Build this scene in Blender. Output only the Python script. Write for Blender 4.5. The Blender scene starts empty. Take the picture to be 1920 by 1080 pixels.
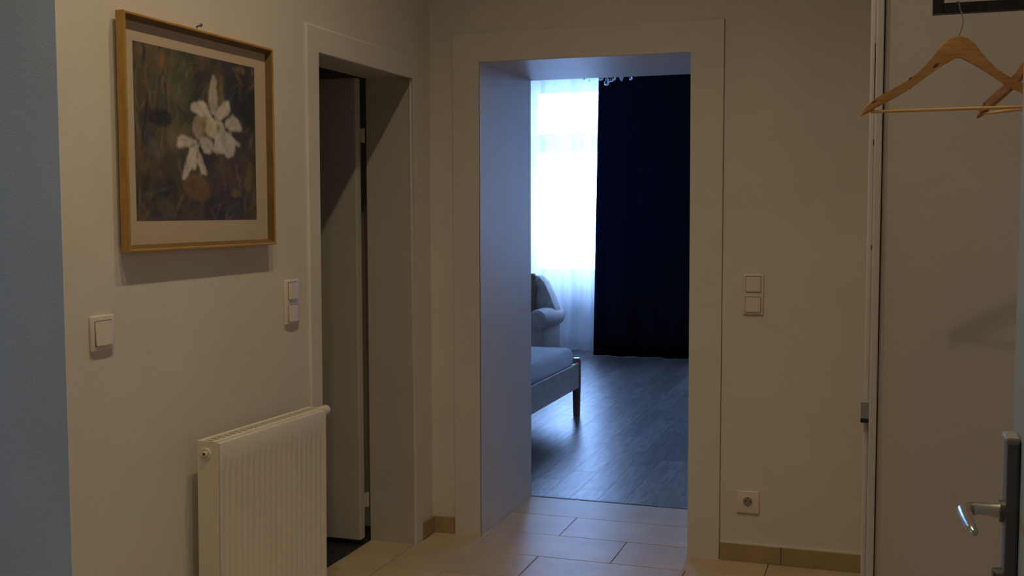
import bpy, bmesh, math, random
import numpy as np
from mathutils import Vector, Matrix

random.seed(7)
SC = bpy.context.scene
COL = SC.collection

# ---------------------------------------------------------------- camera, sky, lights, exposure
F_PX, YAW, PITCH, ROLL = 2074.4, math.radians(18.634), math.radians(3.9169), math.radians(-0.1422)
CAM = Vector((1.8627, -4.4195, 1.40))
right0 = Vector((math.cos(YAW), math.sin(YAW), 0))
fwd0 = Vector((-math.sin(YAW), math.cos(YAW), 0))
fwd = fwd0 * math.cos(PITCH) + Vector((0, 0, -math.sin(PITCH)))
up0 = fwd0 * math.sin(PITCH) + Vector((0, 0, math.cos(PITCH)))
rx = right0 * math.cos(ROLL) + up0 * math.sin(ROLL)
ux = -right0 * math.sin(ROLL) + up0 * math.cos(ROLL)
cd = bpy.data.cameras.new('camera')
cam = bpy.data.objects.new('camera', cd)
COL.objects.link(cam)
cam.matrix_world = Matrix(((rx.x, ux.x, -fwd.x, CAM.x), (rx.y, ux.y, -fwd.y, CAM.y),
                           (rx.z, ux.z, -fwd.z, CAM.z), (0, 0, 0, 1)))
cd.sensor_width = 36.0
cd.lens = F_PX / 1920 * 36.0
cd.clip_start = 0.02
SC.camera = cam

SC.view_settings.view_transform = 'Standard'
SC.view_settings.look = 'None'
SC.view_settings.exposure = 0.0
SC.view_settings.gamma = 1.0
SC.view_settings.use_curve_mapping = False

SKY = (0.31, 0.51, 1.0)
SKY_STRENGTH = 40.0
world = bpy.data.worlds.new('world')
SC.world = world
world.use_nodes = True
bg = world.node_tree.nodes['Background']
bg.inputs[1].default_value = SKY_STRENGTH
_nt = world.node_tree
_tc = _nt.nodes.new('ShaderNodeTexCoord')
_sx = _nt.nodes.new('ShaderNodeSeparateXYZ')
_rp = _nt.nodes.new('ShaderNodeValToRGB')          # overcast sky, darker street and houses below the horizon
_mr = _nt.nodes.new('ShaderNodeMapRange')
_mr.inputs['From Min'].default_value = -1.0
_nt.links.new(_tc.outputs['Generated'], _sx.inputs[0])
_nt.links.new(_sx.outputs['Z'], _mr.inputs['Value'])
_nt.links.new(_mr.outputs['Result'], _rp.inputs['Fac'])
_rp.color_ramp.elements[0].position, _rp.color_ramp.elements[1].position = 0.44, 0.53
_rp.color_ramp.elements[0].color = (SKY[0] * .62, SKY[1] * .62, SKY[2] * .62, 1)
_rp.color_ramp.elements[1].color = (*SKY, 1)
_nt.links.new(_rp.outputs['Color'], bg.inputs[0])

LAMP_COLOR = (1.0, 0.76, 0.46)
LAMP_X, LAMP_Z = 1.02, 3.62
LAMP_SPOTS = [(-1.70, 38.0), (-2.40, 43.0), (-3.10, 43.0)]     # (y, watts) of the three bulbs on the hall's ceiling bar
REAR_FILL = (0.9, -4.9, 3.5, 2.5)  # added warm fill behind the camera, no fixture belongs to it

def spot_light(name, loc, watts, angle, radius=0.03):
    ld = bpy.data.lights.new(name, 'SPOT')
    ld.energy = watts
    ld.color = LAMP_COLOR
    ld.shadow_soft_size = radius
    ld.spot_size = math.radians(angle)
    ld.spot_blend = 1.0
    o = bpy.data.objects.new(name, ld)
    COL.objects.link(o)
    o.location = loc
    return o

def point_light(name, loc, watts, radius=0.03):
    ld = bpy.data.lights.new(name, 'POINT')
    ld.energy = watts
    ld.color = LAMP_COLOR
    ld.shadow_soft_size = radius
    o = bpy.data.objects.new(name, ld)
    COL.objects.link(o)
    o.location = loc
    return o

def portal(name, loc, rot, sx, sy):
    ld = bpy.data.lights.new(name, 'AREA')
    ld.shape = 'RECTANGLE'
    ld.size, ld.size_y = sx, sy
    ld.cycles.is_portal = True
    o = bpy.data.objects.new(name, ld)
    COL.objects.link(o)
    o.location = loc
    o.rotation_euler = rot
    return o

bulbs = [spot_light('hall_bulb_light', (LAMP_X, y, LAMP_Z), w, 130) for y, w in LAMP_SPOTS]
bulbs.append(point_light('rear_fill_light', REAR_FILL[:3], REAR_FILL[3], 0.06))  # unseen fill, not one of the ceiling bar's bulbs
portal('window_portal', (-0.985, 7.13, 1.74), (math.radians(-90), 0, 0), 1.40, 1.96)
portal('window_portal', (1.03, 7.13, 1.74), (math.radians(-90), 0, 0), 0.82, 1.96)
portal('kitchen_window_portal', (-3.38, -3.30, 1.55), (0, math.radians(-90), 0), 0.7, 0.5)

# ---------------------------------------------------------------- materials
def srgb(r, g, b):
    f = lambda c: (c / 255 / 12.92) if c <= 10 else ((c / 255 + 0.055) / 1.055) ** 2.4
    return (f(r), f(g), f(b))

def mat(name, color, rough=0.6, metal=0.0, spec=0.5, noise=0.0, nscale=8.0, bump=0.0, bscale=200.0, stretch=None,
        objrand=0.0, color2=None):
    m = bpy.data.materials.new(name)
    m.use_nodes = True
    nt = m.node_tree
    p = nt.nodes['Principled BSDF']
    p.inputs['Base Color'].default_value = (*color, 1)
    p.inputs['Roughness'].default_value = rough
    p.inputs['Metallic'].default_value = metal
    p.inputs['Specular IOR Level'].default_value = spec
    tc = nt.nodes.new('ShaderNodeTexCoord')
    vec = tc.outputs['Object']
    if stretch:
        mp = nt.nodes.new('ShaderNodeMapping')
        mp.inputs['Scale'].default_value = stretch
        nt.links.new(vec, mp.inputs['Vector'])
        vec = mp.outputs['Vector']
    col_out = None
    if noise or color2:
        n = nt.nodes.new('ShaderNodeTexNoise')
        n.inputs['Scale'].default_value = nscale
        n.inputs['Detail'].default_value = 6
        if objrand:
            oi0 = nt.nodes.new('ShaderNodeObjectInfo')
            n.noise_dimensions = '4D'
            mul = nt.nodes.new('ShaderNodeMath')
            mul.operation = 'MULTIPLY'
            mul.inputs[1].default_value = 37.0
            nt.links.new(oi0.outputs['Random'], mul.inputs[0])
            nt.links.new(mul.outputs[0], n.inputs['W'])
        nt.links.new(vec, n.inputs['Vector'])
        r = nt.nodes.new('ShaderNodeValToRGB')
        c2 = color2 or tuple(c * (1 - noise) for c in color)
        c1 = color if color2 else tuple(min(1, c * (1 + noise * 0.5)) for c in color)
        r.color_ramp.elements[0].position, r.color_ramp.elements[1].position = 0.32, 0.68
        r.color_ramp.elements[0].color = (*c2, 1)
        r.color_ramp.elements[1].color = (*c1, 1)
        nt.links.new(n.outputs['Fac'], r.inputs['Fac'])
        col_out = r.outputs['Color']
    if objrand:
        oi = nt.nodes.new('ShaderNodeObjectInfo')
        mr = nt.nodes.new('ShaderNodeMapRange')
        mr.inputs['To Min'].default_value = 1 - objrand
        mr.inputs['To Max'].default_value = 1 + objrand
        nt.links.new(oi.outputs['Random'], mr.inputs['Value'])
        hs = nt.nodes.new('ShaderNodeHueSaturation')
        nt.links.new(mr.outputs['Result'], hs.inputs['Value'])
        if col_out:
            nt.links.new(col_out, hs.inputs['Color'])
        else:
            hs.inputs['Color'].default_value = (*color, 1)
        col_out = hs.outputs['Color']
    if col_out:
        nt.links.new(col_out, p.inputs['Base Color'])
    if bump:
        n2 = nt.nodes.new('ShaderNodeTexNoise')
        n2.inputs['Scale'].default_value = bscale
        n2.inputs['Detail'].default_value = 3
        nt.links.new(vec, n2.inputs['Vector'])
        b = nt.nodes.new('ShaderNodeBump')
        b.inputs['Strength'].default_value = bump
        b.inputs['Distance'].default_value = 0.002
        nt.links.new(n2.outputs['Fac'], b.inputs['Height'])
        nt.links.new(b.outputs['Normal'], p.inputs['Normal'])
    return m

M = {}
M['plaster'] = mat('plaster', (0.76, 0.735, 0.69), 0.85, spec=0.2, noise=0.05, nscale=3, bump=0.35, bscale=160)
M['plaster_fine'] = mat('plaster_fine', (0.76, 0.735, 0.69), 0.6, spec=0.3, noise=0.04, nscale=4, bump=0.15, bscale=60)
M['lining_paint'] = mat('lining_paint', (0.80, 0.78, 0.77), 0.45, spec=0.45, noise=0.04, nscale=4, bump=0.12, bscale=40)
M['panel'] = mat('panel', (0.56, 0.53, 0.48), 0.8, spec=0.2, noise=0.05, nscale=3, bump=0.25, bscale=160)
M['blue_wall'] = mat('blue_wall', (0.66, 0.81, 0.90), 0.85, spec=0.2, noise=0.05, nscale=3, bump=0.3, bscale=160)  # pale blue with the kitchen daylight mixed into the tint
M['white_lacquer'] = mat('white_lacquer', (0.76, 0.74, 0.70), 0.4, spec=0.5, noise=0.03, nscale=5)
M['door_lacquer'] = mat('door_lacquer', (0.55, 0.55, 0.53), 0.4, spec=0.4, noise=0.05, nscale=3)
M['door_grey'] = mat('door_grey', (0.34, 0.38, 0.34), 0.75, spec=0.15, noise=0.03, nscale=5)
M['radiator'] = mat('radiator', (0.82, 0.78, 0.66), 0.35, spec=0.5, noise=0.03, nscale=6)
M['switch'] = mat('switch', (0.80, 0.74, 0.67), 0.18, spec=0.6, noise=0.02, nscale=10)
M['switch_dark'] = mat('switch_dark', (0.05, 0.045, 0.04), 0.5, noise=0.1)
M['tile'] = mat('tile', (0.62, 0.50, 0.345), 0.40, spec=0.3, noise=0.14, nscale=5, bump=0.06, bscale=30, objrand=0.05)
M['joint'] = mat('joint', (0.22, 0.18, 0.14), 0.9, noise=0.2)
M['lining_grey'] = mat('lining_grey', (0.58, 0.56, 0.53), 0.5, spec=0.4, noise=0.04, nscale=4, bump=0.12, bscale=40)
M['strip'] = mat('strip', (0.60, 0.57, 0.53), 0.4, noise=0.04, nscale=8)
M['grout'] = mat('grout', (0.36, 0.29, 0.215), 0.9, noise=0.1)
M['skirting'] = mat('skirting', (0.43, 0.31, 0.18), 0.4, noise=0.12, nscale=9, objrand=0.05)
M['plank'] = mat('plank', (0.27, 0.235, 0.225), 0.36, spec=0.32, color2=(0.13, 0.11, 0.105), nscale=5, stretch=(9, 1.2, 1), bump=0.05,
                 bscale=30, objrand=0.3)
M['subfloor'] = mat('subfloor', (0.03, 0.025, 0.02), 0.9, noise=0.1)
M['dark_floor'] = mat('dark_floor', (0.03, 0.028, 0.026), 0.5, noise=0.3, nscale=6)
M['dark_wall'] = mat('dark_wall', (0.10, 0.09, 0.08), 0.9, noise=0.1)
M['threshold'] = mat('threshold', (0.06, 0.045, 0.035), 0.5, noise=0.2)
M['gold_wood'] = mat('gold_wood', (0.56, 0.33, 0.085), 0.4, spec=0.4, color2=(0.42, 0.23, 0.05), nscale=14, stretch=(6, 1, 1))
M['frame_inner'] = mat('frame_inner', (0.17, 0.105, 0.035), 0.5, noise=0.2)  # dark tone carries the shade of the recessed inner slope
M['mat_board'] = mat('mat_board', (0.58, 0.49, 0.37), 0.9, noise=0.03, nscale=5)
M['hanger_wood'] = mat('hanger_wood', (0.50, 0.27, 0.09), 0.45, spec=0.35, color2=(0.38, 0.185, 0.055), nscale=9, stretch=(2, 8, 14))
M['hanger_wood_red'] = mat('hanger_wood_red', (0.40, 0.20, 0.08), 0.45, spec=0.35, color2=(0.30, 0.14, 0.05), nscale=9, stretch=(2, 8, 14))
M['knot'] = mat('knot', (0.10, 0.045, 0.02), 0.5, noise=0.2)
M['dowel'] = mat('dowel', (0.68, 0.42, 0.16), 0.45, noise=0.1, nscale=20)
M['steel'] = mat('steel', (0.62, 0.60, 0.56), 0.25, metal=1.0, noise=0.05)
M['satin_steel'] = mat('satin_steel', (0.72, 0.68, 0.62), 0.28, metal=1.0, noise=0.05)
M['dark_steel'] = mat('dark_steel', (0.16, 0.17, 0.17), 0.35, metal=0.7, noise=0.1)
M['black_metal'] = mat('black_metal', (0.006, 0.007, 0.007), 0.5, noise=0.1)
M['black_rubber'] = mat('black_rubber', (0.006, 0.006, 0.006), 0.7, noise=0.1)
M['grey_plastic'] = mat('grey_plastic', (0.30, 0.29, 0.27), 0.5, noise=0.05)
M['bed_wood'] = mat('bed_wood', (0.33, 0.215, 0.17), 0.35, spec=0.5, color2=(0.23, 0.14, 0.105), nscale=6, stretch=(8, 1.5, 8))
M['sheet'] = mat('sheet', (0.70, 0.72, 0.76), 0.9, spec=0.1, noise=0.06, nscale=7, bump=0.3, bscale=25)
M['sheet_fold'] = mat('sheet_fold', (0.62, 0.64, 0.68), 0.9, spec=0.1, noise=0.08, nscale=7, bump=0.4, bscale=18)
M['upholstery'] = mat('upholstery', (0.62, 0.53, 0.50), 0.8, spec=0.2, color2=(0.44, 0.36, 0.34), nscale=30, bump=0.3, bscale=90)
M['upholstery_pale'] = mat('upholstery_pale', (0.66, 0.62, 0.58), 0.85, spec=0.2, color2=(0.52, 0.47, 0.42), nscale=24)
M['cushion_brown'] = mat('cushion_brown', (0.40, 0.30, 0.20), 0.85, spec=0.2, color2=(0.14, 0.09, 0.06), nscale=60)
M['window_paint'] = mat('window_paint', (0.82, 0.82, 0.82), 0.4, noise=0.02)
M['chrome'] = mat('chrome', (0.75, 0.75, 0.77), 0.08, metal=1.0, noise=0.02)
M['frosted'] = mat('frosted', (0.75, 0.78, 0.8), 0.35, noise=0.02)

def mat_fabric(name, diff, trans, w_trans, w_clear):
    m = bpy.data.materials.new(name)
    m.use_nodes = True
    nt = m.node_tree
    nt.nodes.remove(nt.nodes['Principled BSDF'])
    out = nt.nodes['Material Output']
    tc = nt.nodes.new('ShaderNodeTexCoord')
    wv = nt.nodes.new('ShaderNodeTexNoise')
    wv.inputs['Scale'].default_value = 120
    nt.links.new(tc.outputs['Object'], wv.inputs['Vector'])
    d = nt.nodes.new('ShaderNodeBsdfDiffuse')
    mixc = nt.nodes.new('ShaderNodeMix')
    mixc.data_type = 'RGBA'
    mixc.inputs['A'].default_value = (*[c * 0.85 for c in diff], 1)
    mixc.inputs['B'].default_value = (*diff, 1)
    nt.links.new(wv.outputs['Fac'], mixc.inputs['Factor'])
    nt.links.new(mixc.outputs['Result'], d.inputs['Color'])
    t = nt.nodes.new('ShaderNodeBsdfTranslucent')
    t.inputs['Color'].default_value = (*trans, 1)
    s1 = nt.nodes.new('ShaderNodeMixShader')
    s1.inputs[0].default_value = w_trans
    nt.links.new(d.outputs[0], s1.inputs[1])
    nt.links.new(t.outputs[0], s1.inputs[2])
    last = s1
    if w_clear:
        c = nt.nodes.new('ShaderNodeBsdfTransparent')
        s2 = nt.nodes.new('ShaderNodeMixShader')
        s2.inputs[0].default_value = w_clear
        nt.links.new(s1.outputs[0], s2.inputs[1])
        nt.links.new(c.outputs[0], s2.inputs[2])
        last = s2
    nt.links.new(last.outputs[0], out.inputs['Surface'])
    return m

M['sheer'] = mat_fabric('sheer', (0.82, 0.86, 0.92), (0.88, 0.92, 0.97), 0.60, 0.36)
M['navy'] = mat_fabric('navy', (0.022, 0.023, 0.034), (0.016, 0.022, 0.065), 0.45, 0.0)

def mat_glass(name):
    m = bpy.data.materials.new(name)
    m.use_nodes = True
    nt = m.node_tree
    nt.nodes.remove(nt.nodes['Principled BSDF'])
    out = nt.nodes['Material Output']
    t = nt.nodes.new('ShaderNodeBsdfTransparent')
    t.inputs['Color'].default_value = (0.95, 0.97, 0.97, 1)
    g = nt.nodes.new('ShaderNodeBsdfGlossy')
    g.inputs['Roughness'].default_value = 0.02
    fr = nt.nodes.new('ShaderNodeFresnel')
    s = nt.nodes.new('ShaderNodeMixShader')
    nt.links.new(fr.outputs[0], s.inputs[0])
    nt.links.new(t.outputs[0], s.inputs[1])
    nt.links.new(g.outputs[0], s.inputs[2])
    nt.links.new(s.outputs[0], out.inputs['Surface'])
    return m

M['glass'] = mat_glass('window_glass')
m = bpy.data.materials.new('crystal')
m.use_nodes = True
pb = m.node_tree.nodes['Principled BSDF']
pb.inputs['Transmission Weight'].default_value = 1.0
pb.inputs['Roughness'].default_value = 0.0
pb.inputs['IOR'].default_value = 1.55
M['crystal'] = m

def mat_emit(name, color, strength):
    m = bpy.data.materials.new(name)
    m.use_nodes = True
    p = m.node_tree.nodes['Principled BSDF']
    p.inputs['Base Color'].default_value = (0.8, 0.8, 0.8, 1)
    p.inputs['Emission Color'].default_value = (*color, 1)
    p.inputs['Emission Strength'].default_value = strength
    return m

# ---------------------------------------------------------------- geometry helpers
def box(bm, x0, x1, y0, y1, z0, z1, bevel=0.0, seg=2):
    vs = [bm.verts.new((x, y, z)) for z in (z0, z1) for y in (y0, y1) for x in (x0, x1)]
    fs = [(0, 2, 3, 1), (4, 5, 7, 6), (0, 1, 5, 4), (2, 6, 7, 3), (0, 4, 6, 2), (1, 3, 7, 5)]
    faces = [bm.faces.new([vs[i] for i in f]) for f in fs]
    if bevel:
        es = list({e for f in faces for e in f.edges})
        bmesh.ops.bevel(bm, geom=es, offset=bevel, segments=seg, affect='EDGES', profile=0.5)
    return faces

def prism(bm, pts, axis, a, b, bevel=0.0, seg=2):
    """extrude a closed 2-D outline along an axis from a to b; the outline holds the two other coordinates in order"""
    def co(p, w):
        q = list(p)
        q.insert(axis, w)
        return q
    v0 = [bm.verts.new(co(p, a)) for p in pts]
    v1 = [bm.verts.new(co(p, b)) for p in pts]
    n = len(pts)
    fs = [bm.faces.new(v0), bm.faces.new(v1[::-1])]
    for i in range(n):
        fs.append(bm.faces.new((v0[i], v1[i], v1[(i + 1) % n], v0[(i + 1) % n])))
    if bevel:
        es = [e for f in fs[:2] for e in f.edges]
        bmesh.ops.bevel(bm, geom=es, offset=bevel, segments=seg, affect='EDGES', profile=0.5)

def tube(bm, pts, radii, seg=12, caps=True):
    pts = [Vector(p) for p in pts]
    if not isinstance(radii, (list, tuple)):
        radii = [radii] * len(pts)
    rings = []
    t0 = (pts[1] - pts[0]).normalized()
    ref = Vector((0, 0, 1)) if abs(t0.z) < 0.9 else Vector((1, 0, 0))
    nrm = (ref - t0 * ref.dot(t0)).normalized()
    for i, p in enumerate(pts):
        if i == 0:
            t = pts[1] - pts[0]
        elif i == len(pts) - 1:
            t = pts[-1] - pts[-2]
        else:
            t = (pts[i + 1] - pts[i]).normalized() + (pts[i] - pts[i - 1]).normalized()
        t.normalize()
        nrm = (nrm - t * nrm.dot(t)).normalized()
        bn = t.cross(nrm)
        rings.append([bm.verts.new(p + (nrm * math.cos(2 * math.pi * k / seg) + bn * math.sin(2 * math.pi * k / seg)) * radii[i])
                      for k in range(seg)])
    for a, b in zip(rings, rings[1:]):
        for k in range(seg):
            bm.faces.new((a[k], a[(k + 1) % seg], b[(k + 1) % seg], b[k]))
    if caps:
        bm.faces.new(rings[0][::-1])
        bm.faces.new(rings[-1])

def lathe(bm, prof, origin=(0, 0, 0), axis=2, seg=20):
    """prof: (radius, height) pairs along the axis"""
    o = Vector(origin)
    rings = []
    for r, h in prof:
        ring = []
        for k in range(seg):
            a = 2 * math.pi * k / seg
            p = [math.cos(a) * r, math.sin(a) * r]
            p.insert(axis, h)
            ring.append(bm.verts.new(o + Vector(p)))
        rings.append(ring)
    for a, b in zip(rings, rings[1:]):
        for k in range(seg):
            bm.faces.new((a[k], a[(k + 1) % seg], b[(k + 1) % seg], b[k]))
    bm.faces.new(rings[0][::-1])
    bm.faces.new(rings[-1])

def B():
    return bmesh.new()

def obj(name, bm, m, parent=None, smooth=False, kind=None, loc=None):
    bmesh.ops.recalc_face_normals(bm, faces=bm.faces)
    me = bpy.data.meshes.new(name)
    bm.to_mesh(me)
    bm.free()
    if m is not None:
        me.materials.append(m)
    if smooth:
        for p in me.polygons:
            p.use_smooth = True
        try:
            me.set_sharp_from_angle(angle=math.radians(40))
        except Exception:
            pass
    o = bpy.data.objects.new(name, me)
    COL.objects.link(o)
    if loc:
        o.location = loc
    if parent:
        o.parent = parent
    if kind:
        o['kind'] = kind
    return o

def thing(name, label, cat, loc=(0, 0, 0), rotz=0.0, group=None):
    o = bpy.data.objects.new(name, None)
    o.empty_display_size = 0.05
    COL.objects.link(o)
    o.location = loc
    o.rotation_euler = (0, 0, rotz)
    return tag(o, label, cat, group)

def tag(o, label, cat, group=None):
    o['label'] = label
    o['category'] = cat
    if group:
        o['group'] = group
    return o

def struct(name, bm, m, parent=None, label=None, smooth=False):
    o = obj(name, bm, m, parent, smooth)
    if not parent:
        o['kind'] = 'structure'
        if label:
            o['label'] = label
    return o

def inst(name, me, parent, loc=(0, 0, 0)):
    o = bpy.data.objects.new(name, me)
    COL.objects.link(o)
    o.location = loc
    o.parent = parent
    return o

H = 3.75            # hall ceiling
XL, XR = 0.0, 2.65  # hall left and right wall faces
X1, X2, ZO, D = 0.228, 1.124, 2.0325, 0.716     # doorway opening and wall thickness
WY = 0.006          # plaster face of the back wall
YE = -2.2576        # where the left wall ends
DY0, DY1, DZ = -1.0, -0.195, 1.957              # left door opening
LT = 0.2            # left wall thickness

# ---------------------------------------------------------------- hall shell
b = B()
box(b, -3.4, XR + .2, -6.2, 0.0, -0.15, -0.012)
box(b, X1 - .015, X2 + .015, 0.0, D, -0.15, -0.012)
floor = struct('floor', b, M['grout'], label='beige stone tile floor of the hall and doorway')
b = B()
box(b, -3.4, XR + .2, -6.2, D, H, H + .12)
struct('ceiling', b, M['plaster'])

b = B()
box(b, -LT, 0, YE + .002, DY0 - .015, -0.15, H)
box(b, -LT, 0, DY1 + .015, WY, -0.15, H)
box(b, -LT, 0, DY0 - .015, DY1 + .015, DZ + .015, H)
struct('wall_left', b, M['plaster'], label='white plaster wall with the picture, switches and radiator')
b = B()
box(b, -3.4, 0, YE, YE + .002, -0.15, H)
box(b, -3.4, -LT, YE + .002, YE + .1, -0.15, H)
struct('wall_kitchen', b, M['blue_wall'], label='pale blue wall at the left edge, daylight mixed into its tint')
b = B()
box(b, -2.62, X1 - .015, WY, D, -0.15, 3.9)
box(b, X2 + .015, 2.9, WY, D, -0.15, 3.9)
box(b, X1 - .015, X2 + .015, WY, D, ZO + .015, 3.9)
struct('wall_back', b, M['plaster'], label='white plaster wall around the open doorway')
b = B()
box(b, XR, XR + .2, -6.2, WY, -0.15, H)
struct('wall_right', b, M['plaster'])
b = B()
box(b, -3.4, XR + .2, -6.4, -6.2, -0.15, H)
struct('wall_front', b, M['plaster'])
# kitchen side wall with a real window opening
KY0, KY1, KZ0, KZ1 = -3.55, -3.05, 1.2, 1.9
b = B()
box(b, -3.6, -3.4, -6.4, KY0, -0.15, H)
box(b, -3.6, -3.4, KY1, YE + .1, -0.15, H)
box(b, -3.6, -3.4, KY0, KY1, -0.15, KZ0)
box(b, -3.6, -3.4, KY0, KY1, KZ1, H)
struct('wall_kitchen_side', b, M['plaster'])
b = B()
for y0, y1, z0, z1 in ((KY0, KY1, KZ0, KZ0 + .06), (KY0, KY1, KZ1 - .06, KZ1), (KY0, KY0 + .06, KZ0 + .06, KZ1 - .06),
                       (KY1 - .06, KY1, KZ0 + .06, KZ1 - .06), ((KY0 + KY1) / 2 - .04, (KY0 + KY1) / 2 + .04, KZ0 + .06, KZ1 - .06)):
    box(b, -3.55, -3.49, y0, y1, z0, z1)
kw = struct('window_2', b, M['window_paint'])
for y0, y1 in ((KY0 + .06, (KY0 + KY1) / 2 - .04), ((KY0 + KY1) / 2 + .04, KY1 - .06)):
    b = B()
    box(b, -3.523, -3.517, y0, y1, KZ0 + .06, KZ1 - .06)
    obj('pane', b, M['glass'], kw)

# closet block on the right with its white corner strip
CX0, CY0 = 1.855, -1.72
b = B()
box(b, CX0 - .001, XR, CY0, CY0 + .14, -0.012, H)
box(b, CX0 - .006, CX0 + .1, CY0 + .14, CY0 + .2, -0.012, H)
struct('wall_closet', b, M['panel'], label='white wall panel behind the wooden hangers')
b = B()
box(b, 1.8345, 1.8515, CY0 - .012, CY0 + .10, -0.012, H, 0.003)
struct('trim_1', b, M['strip'], label='narrow white corner strip beside the wall panel')
b = B()
box(b, 1.822, 1.8345, CY0 + .02, CY0 + .10, -0.012, H, 0.004)
struct('trim_2', b, M['strip'], label='thin bead along the corner strip')
b = B()
box(b, 1.8518, 1.8540, CY0 + .004, CY0 + .10, -0.012, H)
struct('trim_3', b, M['black_rubber'], label='dark joint between corner strip and wall panel')
# chips and the hairline crack in the corner strip
for z0, z1, x in ((1.64, 1.787, 1.8335), (1.553, 1.566, 1.8335), (1.312, 1.322, 1.8335)):
    b = B()
    box(b, x - .0012, x + .0012, CY0 + .0188, CY0 + .022, z0, z1)
    obj('chip', b, M['black_rubber'], bpy.data.objects['trim_1'])

# doorway casing and lining
CS0, CS1, CSZ = 0.1088, 1.2516, 2.1515
b = B()
prism(b, [(CS0, -.012), (CS0, CSZ), (CS1, CSZ), (CS1, -.012), (X2, -.012), (X2, ZO), (X1, ZO), (X1, -.012)], 1, -0.006, WY, 0.0025, 2)
struct('trim_4', b, M['plaster_fine'], label='wide flat white casing around the open doorway')
b = B()
box(b, X1 - .015, X1, -0.003, D + .004, -0.012, ZO + .015)
box(b, X2, X2 + .015, -0.003, D + .004, -0.012, ZO + .015)
box(b, X1, X2, -0.003, D + .004, ZO, ZO + .015)
struct('trim_5', b, M['lining_paint'], label='deep smooth white lining of the doorway')
b = B()
for x0, x1, z0, z1 in ((CS0 - .0018, CS0, 0.06, CSZ), (CS1, CS1 + .0018, 0.0, CSZ), (CS0 - .0018, CS1 + .0018, CSZ, CSZ + .0018)):
    box(b, x0, x1, WY - .0012, WY + .002, z0, z1)
struct('trim_6', b, M['joint'], label='thin dark joint around the doorway casing')

# left door: lining, casing, leaf
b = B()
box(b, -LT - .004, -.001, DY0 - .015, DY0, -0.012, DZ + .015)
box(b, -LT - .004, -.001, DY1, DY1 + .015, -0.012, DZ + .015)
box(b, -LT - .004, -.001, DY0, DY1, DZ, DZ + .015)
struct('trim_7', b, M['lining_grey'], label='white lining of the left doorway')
b = B()
ya, yb, yc, yd = DY0 - .075, DY0 + .001, DY1 - .001, DY1 + .075
prism(b, [(ya, -.012), (ya, DZ + .08), (yd, DZ + .08), (yd, -.012), (yc, -.012), (yc, DZ - .001), (yb, DZ - .001), (yb, -.012)], 0, -.004, .010, 0.006, 3)
struct('trim_8', b, M['plaster_fine'], label='rounded white casing around the left doorway')
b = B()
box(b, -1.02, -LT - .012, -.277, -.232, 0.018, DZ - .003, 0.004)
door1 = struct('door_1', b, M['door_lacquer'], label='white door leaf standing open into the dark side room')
for z in (1.72, 0.18):
    b = B()
    tube(b, [(-.208, -.214, z - .03), (-.208, -.214, z + .03)], 0.006, 10)
    box(b, -.218, -.206, -.235, -.214, z - .028, z + .028)
    obj('hinge', b, M['door_lacquer'], door1, True)

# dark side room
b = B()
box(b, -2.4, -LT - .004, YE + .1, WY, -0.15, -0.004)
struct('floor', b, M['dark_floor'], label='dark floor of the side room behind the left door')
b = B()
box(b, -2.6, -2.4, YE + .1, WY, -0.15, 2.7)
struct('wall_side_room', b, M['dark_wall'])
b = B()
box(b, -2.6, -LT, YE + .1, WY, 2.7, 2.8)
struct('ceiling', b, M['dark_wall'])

# ---------------------------------------------------------------- hall floor tiles and tile skirting
TG = 0.003
def tile_piece(x0, x1, y0, y1):
    if x1 - x0 < .02 or y1 - y0 < .02:
        return
    bb = B()
    box(bb, x0 + TG / 2, x1 - TG / 2, y0 + TG / 2, y1 - TG / 2, -0.012, random.uniform(-.0004, .0004), 0.0012, 1)
    obj('floor_tile', bb, M['tile'], floor)

rows = [(0.411, 0.711, 0.247), (0.111, 0.411, 0.547)]
for y0, y1, off in rows:
    xs = [X1] + [x for x in (off + .6 * k for k in range(-2, 4)) if X1 + .03 < x < X2 - .03 and off > .5] + [X2]
    for a, c in zip(xs, xs[1:]):
        tile_piece(a, c, y0, min(y1, D))
for r in range(0, 12):
    y1 = 0.111 - .3 * r
    y0 = y1 - .3
    off = 0.247 if r % 2 == 0 else 0.547
    ya, yb = y0, y1
    lo = 0.012
    in_door = y0 > DY0 - .2 and y1 < DY1 + .01
    if in_door:
        lo = 0.0
    hi = XR if y0 < CY0 - .3 else (1.85 if y1 > CY0 else XR)
    if y0 < CY0 < y1:
        yb = min(yb, CY0 - .013)
    xs = [lo] + [x for x in (off + .6 * k for k in range(-2, 6)) if lo + .03 < x < hi - .03] + [hi]
    for a, c in zip(xs, xs[1:]):
        tile_piece(a, c, ya, yb)
for y0, y1 in ((-.489, DY1), (-.789, -.489), (DY0, -.789)):
    tile_piece(-LT - .003, 0.0, y0, y1)
b = B()
box(b, X1, X2, D - .004, D + .012, -0.012, 0.0015)
struct('trim_9', b, M['threshold'], label='thin dark joint between hall tiles and bedroom planks')

def skirt(name, pieces, label):
    root = None
    for i, (x0, x1, y0, y1) in enumerate(pieces):
        bb = B()
        box(bb, x0, x1, y0, y1, 0.0, 0.072, 0.0015, 1)
        if root is None:
            root = struct(name, bb, M['skirting'], label=label)
        else:
            obj('skirting_tile', bb, M['skirting'], root)
skirt('baseboard_back', [(CS1 + .004, 1.494, -.004, WY), (1.4965, 1.8345, -.004, WY)], 'brown tile skirting along the back wall right of the doorway')
skirt('baseboard_left', [(0.0, 0.012, DY1 + .077, WY - .012), (0.0, CS0 - .004, -.004, WY)], 'short brown tile skirting in the corner between the two doorways')
bead = bpy.data.objects['baseboard_back']
b = B()
box(b, CS1 + .004, 1.82, -.002, WY, 0.072, 0.076)
obj('sealant_bead', b, M['plaster_fine'], bead)

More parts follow.
